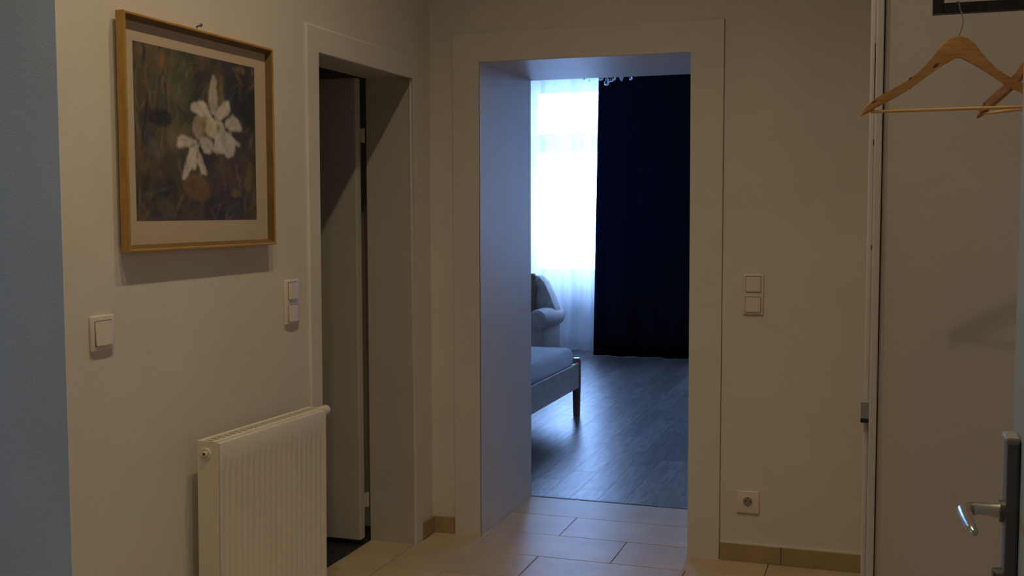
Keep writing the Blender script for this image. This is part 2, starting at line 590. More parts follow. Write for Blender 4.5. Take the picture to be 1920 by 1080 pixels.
# ---------------------------------------------------------------- bedroom shell
BX0, BX1, BY1, BH = -2.55, 2.45, 6.75, 3.1
b = B()
box(b, BX0 - .1, BX1 + .1, D, BY1 + .4, -0.15, -0.008)
bfloor = struct('floor', b, M['subfloor'], label='grey wood plank floor of the bedroom')
b = B()
box(b, BX0 - .1, BX1 + .1, D, BY1 + .4, BH, BH + .12)
struct('ceiling', b, M['plaster'])
b = B()
box(b, BX0 - .15, BX0, D, BY1, -0.15, BH)
struct('wall_bedroom_left', b, M['plaster'])
b = B()
box(b, BX1, BX1 + .15, D, BY1, -0.15, BH)
struct('wall_bedroom_right', b, M['plaster'])
WX0, WX1, WZ0, WZ1 = -1.695, -0.28, 0.745, 2.73
b = B()
box(b, BX0, WX0, BY1, BY1 + .4, -0.15, BH)
box(b, WX1, 0.62, BY1, BY1 + .4, -0.15, BH)
box(b, 1.44, BX1, BY1, BY1 + .4, -0.15, BH)
for xa, xb_ in ((WX0, WX1), (0.62, 1.44)):
    box(b, xa, xb_, BY1, BY1 + .4, -0.15, WZ0)
    box(b, xa, xb_, BY1, BY1 + .4, WZ1, BH)
struct('wall_window', b, M['plaster'])
FY0, FY1 = 6.81, 6.88
def room_window(name, x0, x1, label):
    b = B()
    for xa, xb_, z0, z1 in ((x0, x0 + .06, WZ0, WZ1), (x1 - .06, x1, WZ0, WZ1), (x0 + .06, x1 - .06, WZ0, WZ0 + .06),
                           (x0 + .06, x1 - .06, 2.643, WZ1), (x0 + .06, x1 - .06, 2.029, 2.218)):
        box(b, xa, xb_, FY0, FY1, z0, z1, 0.006, 1)
    w = struct(name, b, M['window_paint'], label=label)
    for z0, z1 in ((WZ0 + .06, 2.029), (2.218, 2.643)):
        b = B()
        box(b, x0 + .06, x1 - .06, 6.842, 6.848, z0, z1)
        obj('pane', b, M['glass'], w)
    b = B()
    box(b, x0 - .03, x1 + .03, BY1 - .03, FY0, WZ0 - .025, WZ0, 0.006)
    obj('window_sill', b, M['window_paint'], w)
room_window('window_1', WX0, WX1, 'tall bedroom window with an upper and a lower light')
room_window('window_3', 0.62, 1.44, 'second bedroom window beyond the navy curtain')
b = B()
box(b, BX0, BX1, BY1 - .015, BY1, 0.0, 0.07, 0.003)
struct('baseboard_window', b, M['bed_wood'])

# bedroom planks
PW, PL, PGAP = 0.135, 0.98, 0.0012
plank_me = {}
def plank_mesh(L, w):
    key = (round(L, 3), round(w, 3))
    if key not in plank_me:
        bb = B()
        box(bb, PGAP / 2, w - PGAP / 2, PGAP / 2, L - PGAP / 2, -0.008, 0.0)
        bmesh.ops.recalc_face_normals(bb, faces=bb.faces)
        me = bpy.data.meshes.new('plank')
        bb.to_mesh(me)
        bb.free()
        me.materials.append(M['plank'])
        plank_me[key] = me
    return plank_me[key]

x = BX0
r = 0
while x < BX1 - .02:
    w = min(PW, BX1 - x)
    y = D + .012
    L = (0.35, 0.79, 0.57, 0.98, 0.2)[(r * 2) % 5]
    while y < BY1 - .02:
        L = min(L, BY1 - .016 - y)
        inst('plank', plank_mesh(L, w), bfloor, (x, y, random.uniform(-.0002, 0)))
        y += L
        L = PL
    x += PW
    r += 1

# ---------------------------------------------------------------- framed orchid picture on the left wall
FA, FB_, FZ0, FZ1 = -2.057, -1.338, 1.300, 1.911
pic = thing('framed_picture', 'gold framed painting of white orchids with a beige mat on the left wall', 'picture', (0, (FA + FB_) / 2, FZ0))
def L3(o):                     # parts are written in room coordinates, then made relative to the thing
    o.matrix_parent_inverse = Matrix.Translation(-o.parent.location)
    return o
b = B()
RW, FD = 0.017, 0.038
def swept_frame(bb, prof):
    rings = []
    for sy, sz in ((0, 0), (1, 0), (1, 1), (0, 1)):
        rings.append([bb.verts.new((x, (FA + w) if sy == 0 else (FB_ - w), (FZ0 + w) if sz == 0 else (FZ1 - w))) for w, x in prof])
    n = len(prof)
    for k in range(4):
        p, q = rings[k], rings[(k + 1) % 4]
        for i in range(n):
            bb.faces.new((p[i], p[(i + 1) % n], q[(i + 1) % n], q[i]))
swept_frame(b, [(0, .012), (0, FD - .002), (.002, FD), (.006, FD), (.0075, FD - .002), (.0075, .012)])
for yk in (FA + .03, FB_ - .03):
    for zk in (FZ0 + .004, FZ1 - .012):
        box(b, 0.0, .013, yk - .006, yk + .006, zk, zk + .006)
L3(obj('frame', b, M['gold_wood'], pic))
b = B()
i0, i1, k0, k1 = FA + RW, FB_ - RW, FZ0 + RW, FZ1 - RW
swept_frame(b, [(.0075, .012), (.0075, FD - .003), (.0095, FD - .006), (.018, .017), (.018, .012)])
o = L3(obj('inner_lip', b, M['frame_inner'], pic))
o['label'] = 'inner edge of the frame, shade in its dark colour'
A0, A1, Z0, Z1 = -2.0, -1.42, 1.380, 1.844
b = B()
box(b, 0.012, 0.0175, i0 - .004, i1 + .004, k0 - .004, k1 + .004)
o = L3(obj('mat_board', b, M['mat_board'], pic))
o['label'] = 'plain beige mat'

def paint(ns, nt):
    rng = np.random.default_rng(3)
    S, T = np.meshgrid(np.linspace(0, 1, ns), np.linspace(0, 1, nt), indexing='ij')
    def vnoise(fx, fy, seed):
        g = np.random.default_rng(seed).random((fx + 2, fy + 2))
        x, y_ = S * fx, T * fy
        i, j = np.floor(x).astype(int), np.floor(y_).astype(int)
        u, v = x - i, y_ - j
        u, v = u * u * (3 - 2 * u), v * v * (3 - 2 * v)
        return (g[i, j] * (1 - u) * (1 - v) + g[i + 1, j] * u * (1 - v) + g[i, j + 1] * (1 - u) * v + g[i + 1, j + 1] * u * v)
    def fbm(fx, fy, seed):
        return sum(vnoise(fx * 2 ** k, fy * 2 ** k, seed + k) * .5 ** k for k in range(4)) / 1.875
    C = np.zeros((ns, nt, 3))
    base = np.array([.115, .105, .080])
    C[:] = base
    def blend(c, a):
        nonlocal C
        a = np.clip(a, 0, 1)[..., None]
        C = C * (1 - a) + np.array(c) * a
    def blob(cx, cy, rx_, ry_):
        return np.exp(-(((S - cx) / rx_) ** 2 + ((T - cy) / ry_) ** 2))
    blend((.05, .055, .065), np.clip((fbm(5, 4, 11) - .45) * 5, 0, .8))
    blend((.21, .145, .075), np.clip((fbm(6, 5, 21) - .52) * 5, 0, .7))
    blend((.12, .15, .085), blob(.33, .8, .2, .28) * .8)
    blend((.26, .22, .09), blob(.30, .50, .14, .09) * .8)
    blend((.035, .04, .06), blob(.92, .72, .16, .3) * .9)
    blend((.045, .045, .075), blob(.72, .06, .25, .16) * .8)
    blend((.04, .045, .04), blob(.2, .17, .22, .17) * .85)
    blend((.05, .055, .06), blob(.50, .72, .09, .22) * .6)
    blend((.17, .10, .075), blob(.72, .30, .12, .12) * .6)
    # upright stems at the left
    for k, (sx, wv, sd) in enumerate(((.03, .02, 1), (.075, .025, 2), (.12, .03, 3), (.16, .02, 4), (.22, .03, 5), (.27, .02, 6))):
        path = sx + wv * np.sin(T * (7 + k) + k * 1.7)
        a = np.exp(-((S - path) / .009) ** 2) * np.clip((T - .28 - .05 * k) * 6, 0, 1)
        blend(((.20, .15, .08), (.045, .04, .04), (.24, .16, .08))[k % 3], a * .85)
    for k in range(210):                     # loose brush dabs
        cx, cy = rng.random(2)
        ang = rng.normal(1.2, .6)
        l, w_ = rng.uniform(.02, .07), rng.uniform(.004, .012)
        dx, dy = S - cx, T - cy
        u, v = dx * math.cos(ang) + dy * math.sin(ang), -dx * math.sin(ang) + dy * math.cos(ang)
        a = np.exp(-(u / l) ** 2 - (v / w_) ** 2)
        c = [(.20, .16, .09), (.05, .05, .06), (.14, .17, .10), (.23, .14, .08), (.08, .09, .11), (.26, .23, .15)][rng.integers(6)]
        blend(c, a * rng.uniform(.4, .8))
    def poly(pts, soft=.022):
        pts = np.array(pts)
        cen = pts.mean(0)
        pts = cen + (pts - cen) * 1.13
        for _ in range(2):                  # round the corners
            nx_ = np.roll(pts, -1, 0)
            pts = np.stack([pts * .75 + nx_ * .25, pts * .25 + nx_ * .75], 1).reshape(-1, 2)
        inside = np.zeros_like(S, bool)
        dist = np.full_like(S, 9.)
        n = len(pts)
        for q in range(n):
            (ax, ay), (bx, by) = pts[q], pts[(q + 1) % n]
            cond = ((ay > T) != (by > T)) & (S < (bx - ax) * (T - ay) / (by - ay + 1e-9) + ax)
            inside ^= cond
            ex, ey = bx - ax, by - ay
            tt = np.clip(((S - ax) * ex + (T - ay) * ey) / (ex * ex + ey * ey + 1e-12), 0, 1)
            dist = np.minimum(dist, np.hypot(S - ax - tt * ex, T - ay - tt * ey))
        sd_ = np.where(inside, dist, -dist) + (fbm(34, 28, 77) - .5) * .03
        return np.clip(sd_ / soft + .5, 0, 1)
    P = {
        'pod': ([(.103, .617), (.182, .646), (.276, .625), (.246, .55), (.127, .549)], (.035, .035, .05), .8),
        'rt': ([(.777, .958), (.877, .99), (.917, .933), (.875, .95)], (.22, .18, .13), .7),
        'ul_or': ([(.193, .992), (.232, .948), (.216, .874), (.184, .9)], (.30, .17, .07), .8),
        'wed': ([(.112, .477), (.137, .459), (.18, .37), (.135, .378), (.096, .396)], (.17, .18, .17), .8),
        'leaf1': ([(.126, .103), (.234, .135), (.299, .031), (.257, .01), (.177, .042)], (.13, .12, .09), .7),
        'bud': ([(.376, .244), (.435, .278), (.523, .26), (.573, .173), (.534, .129), (.387, .148), (.36, .201)], (.23, .15, .075), .85),
        'knob': ([(.754, .166), (.788, .201), (.854, .179), (.845, .15), (.77, .143)], (.22, .17, .09), .8),
        'sp1': ([(.793, .372), (.81, .36), (.845, .25), (.83, .23)], (.20, .15, .12), .8),
        'sp2': ([(.889, .238), (.93, .36), (.962, .381), (.94, .2), (.9, .19)], (.22, .18, .10), .7),
        'a_stem': ([(.68, .88), (.70, .88), (.70, .72), (.67, .70)], (.25, .26, .14), .8),
        'a_top': ([(.628, .89), (.653, .808), (.639, .696), (.61, .657), (.584, .701), (.584, .799), (.604, .856)], (.60, .56, .52), .9),
        'a_l': ([(.447, .595), (.489, .638), (.525, .575), (.546, .555), (.485, .491), (.446, .525)], (.52, .46, .38), .85),
        'a_ul': ([(.429, .667), (.462, .714), (.536, .719), (.583, .657), (.612, .61), (.548, .593), (.489, .636)], (.76, .75, .70), .95),
        'a_ur': ([(.752, .755), (.766, .698), (.704, .636), (.633, .627), (.642, .674), (.69, .718)], (.64, .62, .58), .95),
        'a_r': ([(.727, .627), (.801, .665), (.866, .608), (.852, .57), (.782, .573), (.721, .584)], (.62, .62, .60), .95),
        'a_c': ([(.563, .606), (.687, .623), (.709, .547), (.621, .501), (.553, .528)], (.68, .66, .50), .95),
        'a_lip': ([(.67, .566), (.781, .53), (.798, .441), (.745, .387), (.682, .431), (.627, .416), (.618, .484)], (.66, .68, .68), .95),
        'a_spur': ([(.752, .533), (.797, .52), (.859, .477), (.829, .468), (.764, .506)], (.66, .64, .60), .9),
        'a_org': ([(.496, .626), (.549, .637), (.563, .611), (.517, .574)], (.46, .30, .10), .8),
        'b_l': ([(.315, .447), (.33, .512), (.398, .5), (.473, .476), (.44, .454), (.353, .431)], (.70, .67, .60), .95),
        'b_r': ([(.497, .497), (.56, .509), (.616, .473), (.588, .414), (.542, .411), (.506, .452)], (.66, .66, .64), .95),
        'b_ll': ([(.462, .453), (.402, .405), (.345, .262), (.384, .258), (.44, .353), (.486, .442)], (.74, .72, .66), .95),
        'b_lr': ([(.472, .443), (.514, .368), (.549, .28), (.509, .285), (.474, .355)], (.70, .67, .60), .95),
        'b_m': ([(.432, .417), (.475, .42), (.462, .317), (.433, .308)], (.72, .71, .62), .9),
    }
    for pts, c, a in P.values():
        blend(c, poly(pts) * a)
    blend((.16, .20, .12), blob(.655, .57, .018, .03) * .8)
    blend((.36, .24, .10), blob(.53, .55, .012, .05) * .8)
    blend((.30, .34, .38), blob(.70, .50, .02, .06) * .5)
    blend((.30, .22, .12), blob(.478, .47, .012, .02) * .8)
    for (x0, y0, x1, y1) in ((.615, .86, .61, .68), (.48, .70, .57, .62), (.72, .72, .65, .64), (.80, .64, .74, .59), (.74, .42, .70, .55),
                             (.37, .28, .46, .44), (.54, .29, .48, .43), (.34, .48, .45, .47)):
        ex, ey = x1 - x0, y1 - y0
        tt = np.clip(((S - x0) * ex + (T - y0) * ey) / (ex * ex + ey * ey), 0, 1)
        d_ = np.hypot(S - x0 - tt * ex, T - y0 - tt * ey)
        blend((.42, .38, .30), np.exp(-(d_ / .006) ** 2) * .5)
    C *= (0.55 + .62 * fbm(16, 13, 50) + .28 * fbm(60, 48, 60))[..., None]
    return np.clip(C * np.array([1.0, .95, .92]) * .92, 0.005, .95)

NS, NT = 230, 190
cols = paint(NS, NT)
verts = [(0.0181, A0 + (A1 - A0) * i / (NS - 1), Z0 + (Z1 - Z0) * j / (NT - 1)) for i in range(NS) for j in range(NT)]
faces = [(i * NT + j, (i + 1) * NT + j, (i + 1) * NT + j + 1, i * NT + j + 1) for i in range(NS - 1) for j in range(NT - 1)]
me = bpy.data.meshes.new('painting')
me.from_pydata(verts, [], faces)
ca = me.color_attributes.new('print', 'FLOAT_COLOR', 'POINT')
flat = np.ones((NS * NT, 4), np.float32)
flat[:, :3] = cols.reshape(-1, 3)
ca.data.foreach_set('color', flat.ravel())
pm = bpy.data.materials.new('painting')
pm.use_nodes = True
at = pm.node_tree.nodes.new('ShaderNodeVertexColor')
at.layer_name = 'print'
pp = pm.node_tree.nodes['Principled BSDF']
pm.node_tree.links.new(at.outputs['Color'], pp.inputs['Base Color'])
pp.inputs['Roughness'].default_value = 0.6
pp.inputs['Specular IOR Level'].default_value = 0.25
me.materials.append(pm)
po = bpy.data.objects.new('painting', me)
COL.objects.link(po)
po.parent = pic
L3(po)
po['label'] = 'two white orchid flowers on a dark leafy ground'
b = B()
tube(b, [(0.0, -1.691, 1.926), (0.014, -1.691, 1.931)], 0.0025, 8)
lathe(b, [(.005, 0.013), (.006, 0.015), (.004, 0.018)], (0, -1.691, 1.931), 0, 10)
tag(obj('nail', b, M['dark_steel']), 'small dark nail just above the gold picture frame', 'nail')

# ---------------------------------------------------------------- switches and socket
def rocker_plate(name, label, axis, u0, u1, z0, z1, n, face, cat='switch', group=None, tilt=0.004):
    """wall plate on a wall; axis 0: wall x=face looking +x (u is y); axis 1: wall y=face looking -y (u is x)"""
    uc, zc = (u0 + u1) / 2, z0
    t = thing(name, label, cat, (face, uc, zc) if axis == 0 else (uc, face, zc), 0 if axis == 1 else math.pi / 2, group)
    # local frame: u along local x, out of the wall along local -y
    hw = (u1 - u0) / 2
    h = z1 - z0
    bb = B()
    box(bb, -hw, hw, -0.009, 0.0, 0.0, h, 0.0035, 3)
    obj('plate', bb, M['switch'], t, True)
    cell = h / n
    for k in range(n):
        c = cell * (k + .5) if n > 1 else h / 2
        s = min(hw, cell / 2) * (.70 if n == 1 else .74)
        bb = B()
        box(bb, -s - .0015, s + .0015, -0.0095, -0.008, c - s - .0015, c + s + .0015)
        obj('rocker_gap', bb, M['switch_dark'], t)
        bb = B()
        pts = [(-0.008, c - s), (-0.0105 - tilt, c - s), (-0.0125, c), (-0.0105, c + s), (-0.008, c + s)]
        prism(bb, pts, 0, -s, s, 0.001, 2)
        obj('rocker', bb, M['switch'], t, True)
    return t

rocker_plate('light_switch', 'white single rocker switch low on the left wall below the picture', 0, -2.174, -2.088, 1.056, 1.145, 1, 0.0)
rocker_plate('light_switch', 'white double rocker switch on the left wall beside the open door', 0, -1.238, -1.148, 1.032, 1.180, 2, 0.0)
rocker_plate('light_switch', 'white double rocker switch on the back wall right of the doorway', 1, 1.335, 1.414, 0.995, 1.156, 2, WY)
sk = thing('wall_socket', 'white round two pin wall socket above the skirting right of the doorway', 'socket', (1.364, WY, 0.199))
b = B()
box(b, -.044, .044, -.010, 0, 0, .09, 0.003, 3)
obj('plate', b, M['switch'], sk, True)
b = B()
lathe(b, [(.0215, -.0095), (.0215, -.0115), (.0195, -.0115), (.0185, -.0102), (.0185, -.0095)], (0, 0, .046), 1, 28)
obj('socket_rim', b, M['switch'], sk, True)
b = B()
lathe(b, [(.0186, -.0099), (.0186, -.0104)], (0, 0, .046), 1, 28)
o = obj('socket_well', b, M['grey_plastic'], sk)
for dx in (-.0095, .0095):
    b = B()
    lathe(b, [(.0032, -.0102), (.0032, -.0110)], (dx, 0, .048), 1, 10)
    obj('pin_hole', b, M['switch_dark'], sk)
for dz in (.0165, -.0165):
    b = B()
    box(b, -.002, .002, -.0118, -.010, .046 + dz - .003, .046 + dz + .003)
    obj('earth_clip', b, M['dark_steel'], sk)

# ---------------------------------------------------------------- radiator
RL = 0.628                               # length
RY0 = -1.790
rad = thing('radiator', 'cream panel radiator with ribbed front on the left wall below the picture', 'radiator', (0.0, RY0, 0.13))
rad.rotation_euler = (math.radians(-1.0), 0, 0)
RH = 0.632
xb, xf = 0.038, 0.104
def ribbed_panel(x_in, x_out, z0, z1, n):
    bb = B()
    pitch = (RL - .03) / n
    ys, xs_ = [0.004], [0]
    prof = [(0.004, 0.0)]
    for k in range(n):
        c = .015 + pitch * (k + .5)
        prof += [(c - pitch * .30, 0), (c - pitch * .16, 1), (c + pitch * .16, 1), (c + pitch * .30, 0)]
    prof.append((RL - .004, 0.0))
    dep = -.004 if x_out > x_in else .004
    levels = [(z0, 0), (z0 + .045, 0), (z0 + .06, 1), (z1 - .085, 1), (z1 - .07, 0), (z1 - .006, 0), (z1, -.6)]
    grid = []
    for z, f in levels:
        grid.append([bb.verts.new((x_out + (dep * d * f if f >= 0 else dep * -f * .8), yy, z)) for yy, d in prof])
    back = [[bb.verts.new((x_in, yy, z)) for yy, d in prof] for z in (z0, z1)]
    for a, c in zip(grid, grid[1:]):
        for k in range(len(prof) - 1):
            bb.faces.new((a[k], a[k + 1], c[k + 1], c[k]))
    for k in range(len(prof) - 1):
        bb.faces.new((back[0][k], back[0][k + 1], grid[0][k + 1], grid[0][k]))
        bb.faces.new((back[1][k], back[1][k + 1], grid[-1][k + 1], grid[-1][k]))
    bb.faces.new([back[0][0], back[1][0]] + [g[0] for g in grid[::-1]])
    bb.faces.new([back[0][-1], back[1][-1]] + [g[-1] for g in grid[::-1]])
    return bb
obj('front_panel', ribbed_panel(xf - .010, xf, 0.0, RH - .008, 19), M['radiator'], rad, True)
obj('rear_panel', ribbed_panel(xb + .010, xb, 0.0, RH - .008, 19), M['radiator'], rad, True)
b = B()                                  # top cover: two long rails with a slotted grille between them
box(b, xb - .002, xb + .012, -.002, RL + .002, RH - .016, RH, 0.003)
box(b, xf - .022, xf - .010, -.002, RL + .002, RH - .016, RH - .001, 0.003)
for k in range(22):
    yk = .01 + (RL - .02) * k / 21
    box(b, xb + .011, xf - .021, yk - .005, yk + .005, RH - .013, RH - .006)
obj('top_grille', b, M['radiator'], rad)
for y0 in (-.003, RL):
    b = B()
    box(b, xb - .003, xf - .0015, y0, y0 + .003, 0.004, RH - .001, 0.001, 1)
    o = obj('side_cover', b, M['radiator'], rad)
b = B()
lathe(b, [(.0165, -.003), (.0165, -.006), (.013, -.0075), (.012, -.0055), (.0085, -.0055), (.0085, -.011), (.006, -.013)], (xb + .026, 0, RH - .037), 1, 24)
obj('plug', b, M['radiator'], rad, True)
b = B()
lathe(b, [(.0045, -.0132), (.0045, -.0138)], (xb + .026, 0, RH - .037), 1, 6)
obj('plug_hole', b, M['switch_dark'], rad)
b = B()
lathe(b, [(.017, RL + .003), (.0175, RL + .02), (.0185, RL + .045), (.0175, RL + .056), (.013, RL + .064), (.005, RL + .067)], (xb + .036, 0, RH - .018), 1, 24)
o = obj('thermostat_cap', b, M['switch'], rad, True)
o['label'] = 'rounded white knob'
for yk in (.10, RL - .10):
    b = B()
    box(b, 0.0, xb + .002, yk - .02, yk + .02, 0.08, RH - .10)
    obj('wall_bracket', b, M['radiator'], rad)

# ---------------------------------------------------------------- closet wall: black rail frame, hangers, grey plate
rk = thing('coat_rail', 'black rectangular rail frame at the top right holding the wooden hangers', 'rail', (1.955, -2.0, 1.7955))
b = B()
box(b, -.0105, .0105, -.011, .011, 0.0, 0.60, 0.001, 1)
obj('upright', b, M['black_metal'], rk)
b = B()
box(b, .0105, .62, -.011, .011, 0.0, 0.0205, 0.001, 1)
obj('bar', b, M['black_metal'], rk)
b = B()
box(b, .62, .641, -.011, .011, 0.0, 0.60, 0.001, 1)
obj('upright', b, M['black_metal'], rk)
b = B()
box(b, .0105, .62, -.011, .011, 0.58, 0.60, 0.001, 1)
obj('bar', b, M['black_metal'], rk)
for x in (-.0105, .62):
    b = B()
    box(b, x, x + .021, .011, .28, 0.575, 0.60, 0.001, 1)
    obj('bracket', b, M['black_metal'], rk)

def hanger(name, label, loc, rotz, wood, group):
    t = thing(name, label, 'hanger', loc, rotz, group)       # origin: crown of the wooden body
    up_ = [(0, 0), (.016, -.005), (.031, -.017), (.043, -.035), (.056, -.055), (.072, -.072), (.098, -.088), (.135, -.108),
           (.158, -.121), (.172, -.131), (.181, -.144)]
    tip = [(.1845, -.154)]
    lo_ = [(.168, -.147), (.152, -.136), (.122, -.121), (.088, -.101), (.052, -.074), (.027, -.057), (.006, -.042)]
    rightp = up_ + tip + lo_
    leftp = [(-a, c) for a, c in rightp[::-1] if a > 0]
    bb = B()
    prism(bb, rightp + leftp, 1, -.006, .006, 0.0022, 2)
    obj('body', bb, wood, t, True)
    bb = B()
    tube(bb, [(-.165, 0, -.146), (.165, 0, -.146)], 0.0034, 12)
    obj('trouser_bar', bb, M['dowel'], t, True)
    bb = B()
    pts = []
    for k in range(17):
        a = k / 16
        if a < .4:
            q = a / .4
            pts.append((.0085 * math.sin(q * math.pi * .9), -.0145 * min(1, q * 1.4), -.004 + .052 * q))
        else:
            q = (a - .4) / .6
            ang = -math.pi / 2 * .1 + q * math.pi * 1.05
            pts.append((.0025 - .010 * q, -.0145 * math.cos(ang), .048 + .0205 * max(-.2, math.sin(ang))))
    tube(bb, pts, 0.0014, 8)
    obj('hook', bb, M['steel'], t, True)
    return t

HG = 'wooden hangers on the black rail'
h1 = hanger('coat_hanger', 'wooden coat hanger facing forward, nearest and fully in view on the black rail', (1.994, -2.0, 1.7515), math.radians(-2), M['hanger_wood'], HG)
h2 = hanger('coat_hanger', 'wooden coat hanger turned sideways behind the other one, cut off by the door edge', (2.158, -2.0, 1.7515), math.radians(-52), M['hanger_wood_red'], HG)
for dx, dz, rx_, rz_ in ((-.041, -.058, .006, .0042), (-.089, -.082, .0035, .0025), (-.158, -.126, .006, .0016), (-.150, -.134, .002, .002)):
    b = B()
    n = 12
    pts = [(dx + rx_ * math.cos(2 * math.pi * k / n) * .85 - rz_ * math.sin(2 * math.pi * k / n) * -.3,
            dz + rz_ * math.sin(2 * math.pi * k / n) + rx_ * math.cos(2 * math.pi * k / n) * .45) for k in range(n)]
    prism(b, pts, 1, -.0064, -.0055)
    o = obj('wood_knot', b, M['knot'], h1)
for dx, dz, rx_, rz_ in ((-.160, -.127, .003, .002), (-.168, -.143, .004, .0015)):
    b = B()
    pts = [(dx + rx_ * math.cos(2 * math.pi * k / 10), dz + rz_ * math.sin(2 * math.pi * k / 10) + rx_ * .5 * math.cos(2 * math.pi * k / 10)) for k in range(10)]
    prism(b, pts, 1, -.0064, -.0055)
    obj('wood_knot', b, M['knot'], h2)

gp = thing('wall_plate', 'small grey plate with a black lower edge sticking out beside the white corner strip', 'plate', (1.826, CY0 + .013, 0.903))
b = B()
box(b, -.0105, .0084, -.006, .006, 0.010, 0.050, 0.001, 1)
obj('plate', b, M['grey_plastic'], gp)
b = B()
box(b, -.0105, .0084, -.007, .006, 0.0, 0.010, 0.002, 2)
o = obj('lower_edge', b, M['black_rubber'], gp)
o['label'] = 'black lower edge'

# ---------------------------------------------------------------- near door at the right edge
DFX = 2.018
b = B()
box(b, DFX, DFX + .042, -3.86, -2.93, 0.004, 2.02, 0.003)
door2 = struct('door_2', b, M['door_grey'], label='pale grey door seen edge-on at the right border')
b = B()
box(b, DFX - .015, DFX, -3.022, -2.982, 0.80, 1.132, 0.004, 2)
o = obj('lock_plate', b, M['dark_steel'], door2)
o['label'] = 'long dark steel plate'
b = B()
box(b, DFX - .017, DFX - .001, -3.024, -2.980, 1.127, 1.136, 0.003, 2)
obj('plate_cap', b, M['grey_plastic'], door2)
b = B()
tube(b, [(DFX - .014, -3.003, 1.043), (DFX - .020, -3.003, 1.043)], 0.0135, 20)
obj('handle_collar', b, M['dark_steel'], door2, True)
b = B()
pts, rad_ = [(DFX - .015, -3.003, 1.043)], [0.0092]
pts.append((1.980, -3.003, 1.043)); rad_.append(.0092)
for k in range(9):
    a = math.radians(90 * k / 8)
    pts.append((1.974 - .0155 * math.sin(a), -3.003 - .016 * (1 - math.cos(a)), 1.0435))
    rad_.append(.0092 - .0010 * k / 8)
for k in range(1, 8):
    q = k / 7
    pts.append((1.9585 + .004 * q * q, -3.019 - .085 * q, 1.0435 - .001 * q))
    rad_.append(.0082 - .0030 * q)
pts.append((1.963, -3.107, 1.0425)); rad_.append(.003)
tube(b, pts, rad_, 20)
o = obj('lever_handle', b, M['satin_steel'], door2, True)
o['label'] = 'brushed steel lever handle'
b = B()
lathe(b, [(.012, -.026), (.013, -.020), (.013, 0)], (DFX, -3.006, .962), 0, 20)
obj('lock_cylinder', b, M['dark_steel'], door2, True)
b = B()
box(b, DFX - .01, XR, -4.0, -3.875, -0.012, H)
struct('wall_entry', b, M['plaster'])
for z in (.3, 1.7):
    b = B()
    tube(b, [(DFX + .05, -3.868, z - .04), (DFX + .05, -3.868, z + .04)], .008, 10)
    obj('hinge', b, M['satin_steel'], door2, True)

# ---------------------------------------------------------------- bed
bed = thing('bed', 'light wooden bed frame with blue-grey mattress at the left of the bedroom', 'bed', (-0.10, 1.05, 0.0))
# local: x runs back from the foot rail (negative), y along the foot rail
BLy, BLx = 1.82, 2.06
def post(x, y):
    bb = B()
    prof = [(.0235, 0.0), (.0275, .16), (.0295, .24), (.0295, .385), (.0275, .396), (.0215, .402)]
    seg = 20
    lathe(bb, prof, (x, y, 0), 2, seg)
    return bb
for x, y_ in ((-.028, BLy), (-.028, .03), (-BLx, BLy), (-BLx, .03)):
    obj('leg', post(x, y_), M['bed_wood'], bed, True)
b = B()
box(b, -.030, -.005, .055, BLy - .025, .200, .374, 0.005)
obj('foot_rail', b, M['bed_wood'], bed)
for y_ in (.03, BLy):
    b = B()
    box(b, -BLx + .025, -.055, y_ - .012, y_ + .012, .200, .374, 0.005)
    obj('side_rail', b, M['bed_wood'], bed)
b = B()
box(b, -BLx - .012, -BLx + .012, .055, BLy - .025, .20, .46, 0.008)
obj('headboard', b, M['bed_wood'], bed)
b = B()
for k in range(12):
    x = -.15 - k * .16
    box(b, x - .035, x + .035, .044, BLy - .014, .255, .272)
obj('slat_base', b, M['bed_wood'], bed)
b = B()
box(b, -BLx + .03, -.040, .05, BLy - .02, .272, .476, 0.045, 4)
o = obj('mattress', b, M['sheet'], bed, True)
o['label'] = 'blue-grey sheeted mattress'
b = B()
prism(b, [(-.90, .474), (-.90, .486), (-.10, .488), (-.045, .483), (-.030, .462), (-.029, .395), (-.035, .395), (-.037, .455), (-.055, .474)], 1, 0.10, 1.02, 0.003, 2)
o = obj('bedspread', b, M['sheet_fold'], bed, True)
o['label'] = 'folded blue-grey spread'

# ---------------------------------------------------------------- armchair
ac = thing('armchair', 'upholstered armchair with rolled arms between the bed and the window', 'armchair', (-1.48, 5.15, 0.0))
b = B()
box(b, -.40, .40, .04, .62, .06, .36, 0.03, 3)
obj('base', b, M['upholstery'], ac, True)
b = B()
box(b, -.30, .30, .0, .50, .36, .45, 0.035, 3)
obj('seat_cushion', b, M['upholstery'], ac, True)
for s in (-1, 1):
    b = B()
    lathe(b, [(.02, -.004), (.075, -.004), (.094, .012), (.097, .04), (.097, .60), (.08, .63), (.02, .635)], (s * .350, 0, .415), 1, 24)
    obj('arm', b, M['upholstery'], ac, True)
    for yk in (.08, .58):
        b = B()
        box(b, s * .36 - .025, s * .36 + .025, yk - .025, yk + .025, 0, .065)
        obj('foot', b, M['bed_wood'], ac)
b = B()
prism(b, [(-.44, .45), (-.40, .60), (-.33, .74), (-.25, .80), (.25, .80), (.31, .74), (.375, .60), (.435, .45)], 1, .36, .56, 0.02, 3)
obj('back', b, M['upholstery_pale'], ac, True)
b = B()
prism(b, [(.20, .46), (.12, .56), (.10, .80), (.14, .82), (.235, .83), (.262, .80), (.25, .70), (.245, .50)], 1, .24, .34, 0.03, 3)
bmesh.ops.translate(b, verts=b.verts, vec=(-1.48, 5.15, 0))
tag(obj('cushion', b, M['cushion_brown'], None, True), 'small brown patterned cushion leaning on the armchair back', 'cushion')

